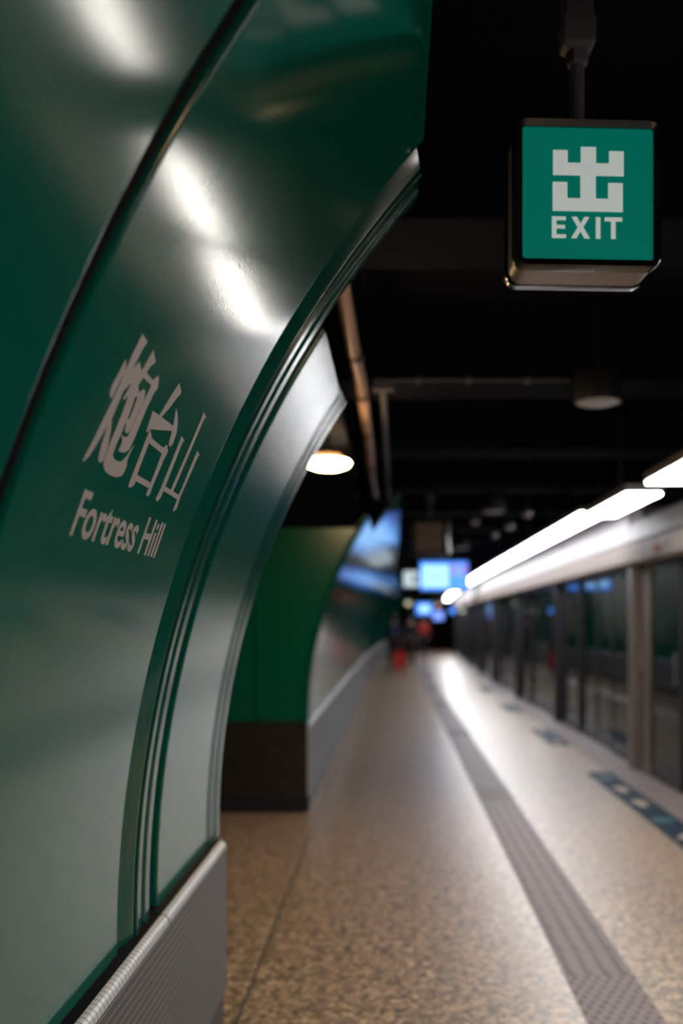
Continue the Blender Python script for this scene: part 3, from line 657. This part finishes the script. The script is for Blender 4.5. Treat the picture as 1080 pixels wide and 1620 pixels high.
lamp((-.42,6.0,2.54), .142, .06, 'round lit warm lamp just right of the curved wall', True, 2.71, .045)
lamp((-.50,4.2,2.54), .135, .05, 'round warm lamp hidden behind the curved wall, mirrored in the green end wall', True, 2.71, .045)
lamp((.9,-1.6,2.60), .15, .06, 'added warm fill lamp above and behind the viewpoint, unseen', True, 3.36, .045)  # unseen lamp, added to brighten the floor
lamp((1.163,5.33,2.77), .127, .17, 'unlit black drum lamp with a pale face below the exit sign', False, 3.36)
lamp((1.13,10.6,2.77), .127, .17, 'small unlit drum lamp further along the ceiling behind the first one', False, 3.36)
lamp((1.15,15.9,2.77), .127, .17, 'unlit drum lamp, the furthest of the three in a row', False, 3.36)
pr = empty('ceiling_pipe', (-.2,8,2.92)); tag(pr, 'jointed metal pipe with warm lamplight put into its orange colour', 'pipe')
bm = bmesh.new(); tube(bm, [(-.215,3.8,2.925),(-.205,4.9,2.92),(-.19,5.4,2.92),(-.19,7.2,2.92),(-.215,9.2,2.92),(-.20,12.5,2.92)], .034, 20); link('tube', bm, M['pipe'], pr, smooth=True, local=False)
for y in (4.9, 5.75, 6.9, 8.4, 10.4):
    bm = bmesh.new(); tube(bm, [(-.195,y-.03,2.92),(-.195,y+.03,2.92)], .044, 20); tube(bm, [(-.195,y,2.96),(-.195,y,3.36)], .006, 8)
    link('clamp', bm, M['black_metal'], pr, smooth=True, local=False)
pr = empty('ceiling_conduit', (-.06,8,2.92)); tag(pr, 'thin dark grey conduit right of the orange tinted pipe', 'conduit')
bm = bmesh.new(); tube(bm, [(-.062,5.62,2.93),(-.055,10.8,2.93)], .018, 14); link('tube', bm, M['grey_paint'], pr, smooth=True, local=False)
bm = bmesh.new(); box(bm, -.12,.0,5.58,5.66,2.91,2.96); link('end_box', bm, M['grey_paint'], pr, bevel=.004, local=False)
pr = empty('cross_conduit', (.6,5.55,2.95)); tag(pr, 'thin horizontal conduit crossing the black ceiling beam', 'conduit')
bm = bmesh.new(); tube(bm, [(-.12,5.55,2.955),(1.05,5.55,2.955)], .008, 10); link('tube', bm, M['grey_paint'], pr, smooth=True, local=False)
for x in (.15,.45,.8):
    bm = bmesh.new(); box(bm, x-.012,x+.012,5.535,5.60,2.945,2.972); link('clip', bm, M['grey_paint'], pr, local=False)
# small dome cameras and spot housings by the header
M['dome'] = mat('pale_plastic_dome', (.5,.47,.45), .4)
for i, (px, py, Y, lab) in enumerate([(751,825,12.0,'small pale dome camera under the black ceiling, left of the other domes'),(833,812,10.0,'small pale ceiling fitting nearest to the strip lights'),(806,832,11.8,'small pale ceiling fitting, middle of the row above the strip lights'),(783,846,13.6,'small pale ceiling fitting above the strip lights, furthest in its row')]):
    X = (px-VX)/FPX*Y; Z = EYE+(VY-py)/FPX*Y
    r = empty('dome_camera', (X, Y, Z)); tag(r, lab, 'camera')
    bm = bmesh.new(); lathe(bm, [(0,-.05),(.03,-.042),(.048,-.018),(.052,0),(0,0)], 24); link('dome', bm, M['dome'], r, smooth=True)
    bm = bmesh.new(); lathe(bm, [(.056,0),(.06,.01),(.056,.04),(0,.04)], 24); link('base', bm, M['black_metal'], r, smooth=True)
    bm = bmesh.new(); tube(bm, [(0,0,.03),(0,0,3.36-Z)], .012, 8); link('stem', bm, M['black_metal'], r, smooth=True)

# ------------------------------------------------------------------ hanging screens and far signs
def lit(name, c, p=None): return mat(name, (.02,.02,.02), .3, emit=c, power=SCREEN_POWER if p is None else p)
M['scr_blue'] = lit('screen_blue', (.05,.24,.9), 1.5); M['scr_white'] = lit('screen_pale_blue', (.30,.58,1), 1.7); M['scr_mid'] = lit('screen_mid_blue', (.18,.3,.95), 1.4)
M['scr_red'] = lit('screen_red', (.8,.1,.2), .8); M['white_lit'] = lit('lit_pale_sign', (.55,.65,.7), 1.0); M['amber'] = lit('lit_amber', (.8,.45,.3), 1.1); M['ylw'] = lit('lit_pale_yellow', (.7,.7,.5), 1.0)
def screen(X, Y, Z, w_, h_, lab, blocks, base='scr_blue', name='information_screen', cat='screen', dep=.12, group=None):
    r = empty(name, (X, Y, Z)); tag(r, lab, cat, group)
    link('casing', boxes((-w_/2-.03,w_/2+.03,.006,dep,-h_/2-.03,h_/2+.03)), M['black_metal'], r, bevel=.008)
    dsp = link('display', boxes((-w_/2,w_/2,-.001,.005,-h_/2,h_/2)), M[base], r)
    for k, (u0,u1,v0,v1,m) in enumerate(blocks):
        link('display_block', boxes((-w_/2+u0*w_,-w_/2+u1*w_,-.003,-.0012,-h_/2+v0*h_,-h_/2+v1*h_)), M[m], dsp)
    bm = bmesh.new()
    for sx in (-1, 1): tube(bm, [(sx*w_*.3,dep/2,h_/2),(sx*w_*.3,dep/2,3.36-Z)], .018, 10)
    link('hanger', bm, M['black_metal'], r, smooth=True)
    return r
def at(px, py, Y): return ((px-VX)/FPX*Y, Y, EYE+(VY-py)/FPX*Y)
screen(*at(702,911,19.7), 1.0, .60, 'wide glowing blue information screen hanging over the platform', [(.04,.60,.10,.88,'scr_white'),(.66,.70,.55,.93,'scr_red'),(.72,.90,.45,.9,'scr_mid'),(.93,.97,.55,.9,'scr_red'),(.18,.48,.45,.55,'scr_mid')])
screen(*at(650,916,20.5), .32, .34, 'small pale lit square sign left of the wide blue screen', [(.55,.85,.3,.7,'grey_paint')], 'white_lit', 'lit_sign', 'sign')
screen(*at(671,963,42), .72, .52, 'distant glowing blue screen, left one below the wide blue screen', [(.2,.8,.2,.8,'scr_white')])
screen(*at(693,974,35), .38, .32, 'distant small blue screen just right of the pale blue one', [], 'scr_mid')
screen(*at(716,966,22), .13, .13, 'tiny blue screen near the far end of the screen doors', [], 'scr_blue')
def globe(px, py, Y, R, lab, m):
    X, Y, Z = at(px, py, Y); r = empty('distant_lamp', (X, Y, Z)); tag(r, lab, 'lamp')
    bm = bmesh.new(); lathe(bm, [(0,-R),(R*.7,-R*.7),(R,0),(R*.7,R*.5),(0,R*.5)], 20); link('globe', bm, M[m], r, smooth=True)
    bm = bmesh.new(); tube(bm, [(0,0,R*.4),(0,0,3.36-Z)], .015, 8); link('stem', bm, M['black_metal'], r, smooth=True)
globe(646,954,36,.12,'distant pale round lamp below the small square sign','ylw')
globe(625,939,30,.09,'dim distant round lamp left of the others','lamp_off')
globe(692,957,44,.10,'distant amber lamp between the blue screens','amber')
globe(731,966,23,.06,'distant pale yellow lamp at the far end of the glass doors','ylw')

# ------------------------------------------------------------------ people far down the platform
def skin_mesh(name, chains, m, parent, sub=1):
    # chains: list of lists of (co, radius); shared joints merged by position
    me = bpy.data.meshes.new(name); vs, es, rs, idx = [], [], [], {}
    for ch in chains:
        prev = None
        for co, rad in ch:
            key = tuple(round(c, 4) for c in co)
            if key not in idx: idx[key] = len(vs); vs.append(co); rs.append(rad)
            i = idx[key]
            if prev is not None and prev != i: es.append((prev, i))
            prev = i
    me.from_pydata(vs, es, []); o = bpy.data.objects.new(name, me); COL.objects.link(o); o.parent = parent
    md = o.modifiers.new('skin', 'SKIN'); md.use_smooth_shade = True
    sv = me.skin_vertices[0].data
    for i, rr in enumerate(rs):
        rr = rr if isinstance(rr, tuple) else (rr, rr)
        sv[i].radius = rr; sv[i].use_root = (i == 0)
    s_ = o.modifiers.new('sub', 'SUBSURF'); s_.levels = sub; s_.render_levels = sub
    me.materials.append(m)
    return o
def person(loc, rz, label, jacket, trousers, stride=.16, hold=None, scale=1.0, bag=None):
    r = empty('person', loc, rz); r.scale = (scale,)*3; tag(r, label, 'person')
    P_ = (0,0,.95)
    def leg(s, dy):
        hip = (s*.09,0,.90); knee = (s*.10, dy*.55+.03, .50); ank = (s*.10, dy, .09); toe = (s*.11, dy+.15, .035)
        return hip, knee, ank, toe
    def arm(s, dy):
        sh = (s*.185,0,1.42); el = (s*.235,-.03+dy*.3,1.14); wr = (s*.245,dy*.8+.05,.90)
        return sh, el, wr
    ch = [[(P_, .12), ((0,0,1.15),(.12,.09)), ((0,0,1.38),(.13,.09)), ((0,0,1.47),.055), ((0,.01,1.56),(.075,.085)), ((0,.015,1.66),(.078,.095)), ((0,.01,1.71),.05)]]
    for s, dy in ((-1, stride), (1, -stride)):
        h, k, a, t = leg(s, dy)
        ch.append([(P_, .12), (h,.085), (k,.055), (a,.038), (t,.03)])
        sh, el, wr = arm(s, -dy)
        ch.append([((0,0,1.38),(.13,.09)), (sh,.05), (el,.04), (wr,.027)])
        palm = (wr[0], wr[1]+.015, wr[2]-.08); ch.append([(wr,.027), (palm,.034)])
        for f in range(4):
            fx = palm[0]+(0); fy = palm[1]-.03+.02*f
            ch.append([(palm,.034), ((fx+s*.004, fy, palm[2]-.04), .009), ((fx-s*.012, fy+.004, palm[2]-.075+abs(f-1.5)*.006), .008)])
        ch.append([(palm,.034), ((palm[0]-s*.01, palm[1]+.045, palm[2]-.01), .010), ((palm[0]-s*.014, palm[1]+.055, palm[2]-.035), .009)])
    skin_mesh('body', ch, M['skin'], r)
    jc = [[((0,0,.90),(.155,.115)), ((0,0,1.1),(.145,.11)), ((0,0,1.30),(.16,.115)), ((0,0,1.40),(.13,.10)), ((0,0,1.475),.07)]]
    for s, dy in ((-1, stride), (1, -stride)):
        sh, el, wr = arm(s, -dy); jc.append([((0,0,1.40),(.13,.10)), (sh,.068), (el,.055), ((wr[0],wr[1],wr[2]+.02),.043)])
    skin_mesh('jacket', jc, M[jacket], r)
    tc = []
    for s, dy in ((-1, stride), (1, -stride)):
        h, k, a, t = leg(s, dy); tc.append([((0,0,.93),.125), (h,.10), (k,.072), ((a[0],a[1],a[2]+.0),.058)])
    skin_mesh('trousers', tc, M[trousers], r)
    skin_mesh('hair', [[((0,-.045,1.50),(.11,.09)), ((0,-.045,1.62),(.135,.12)), ((0,-.02,1.71),(.135,.145)), ((0,.0,1.77),(.09,.10))]], M['hair'], r)
    for s, dy in ((-1, stride), (1, -stride)):
        h, k, a, t = leg(s, dy); skin_mesh('shoe', [[((a[0],a[1]-.05,.045),.045), ((t[0],t[1]-.04,.045),.045), ((t[0],t[1]+.03,.035),.035)]], M['shoe'], r)
    bm = bmesh.new()
    for s in (-1, 1):                        # ears
        lathe(bm, [(0,-.03),(.012,-.015),(.014,.01),(0,.03)], 8, (s*.083,.0,1.62))
    link('ears', bm, M['skin'], r, smooth=True)
    bm = bmesh.new(); lathe(bm, [(0,-.025),(.014,-.02),(.008,.02),(0,.025)], 8, (0,.105,1.615)); link('nose', bm, M['skin'], r, smooth=True)
    if bag:
        skin_mesh('backpack', [[((0,-.17,1.02),(.13,.07)), ((0,-.18,1.2),(.14,.09)), ((0,-.16,1.38),(.11,.06))]], M[bag], r)
    return r
person((.00,29.7,0), 0, 'person in dark clothes with a blue backpack walking away beside a red suitcase', 'navy_cloth', 'black_cloth', bag='blue_cloth')
person((.55,31.5,0), .1, 'person in black walking away, right of the blue backpack', 'black_cloth', 'black_cloth', .12)
person((1.24+.02,40,.010), 0, 'person in a red jacket far down the platform', 'red_cloth', 'black_cloth', .14)
person((.72,38,0), 0, 'person in dark clothes just left of the distant red jacket', 'navy_cloth', 'black_cloth', .10)
sc = empty('suitcase', (.19,28.9,0), 0); tag(sc, 'bright red wheeled suitcase beside the person with the blue backpack', 'suitcase')
link('shell', boxes((-.19,.19,-.12,.12,.06,.62)), M['red'], sc, bevel=.04, seg=3)
bm = bmesh.new(); tube(bm, [(-.10,-.0,.6),(-.10,.0,.95),(.10,.0,.95),(.10,.0,.6)], .012, 8); link('handle', bm, M['black_metal'], sc, smooth=True)
for sx, sy in ((-1,-1),(1,-1),(1,1),(-1,1)):
    bm = bmesh.new(); lathe(bm, [(0,-.012),(.03,-.012),(.03,.012),(0,.012)], 14)
    for v in bm.verts: v.co = Vector((v.co.z+sx*.14, v.co.y+sy*.08, v.co.x+.03))
    link('wheel', bm, M['black_metal'], sc, smooth=True)
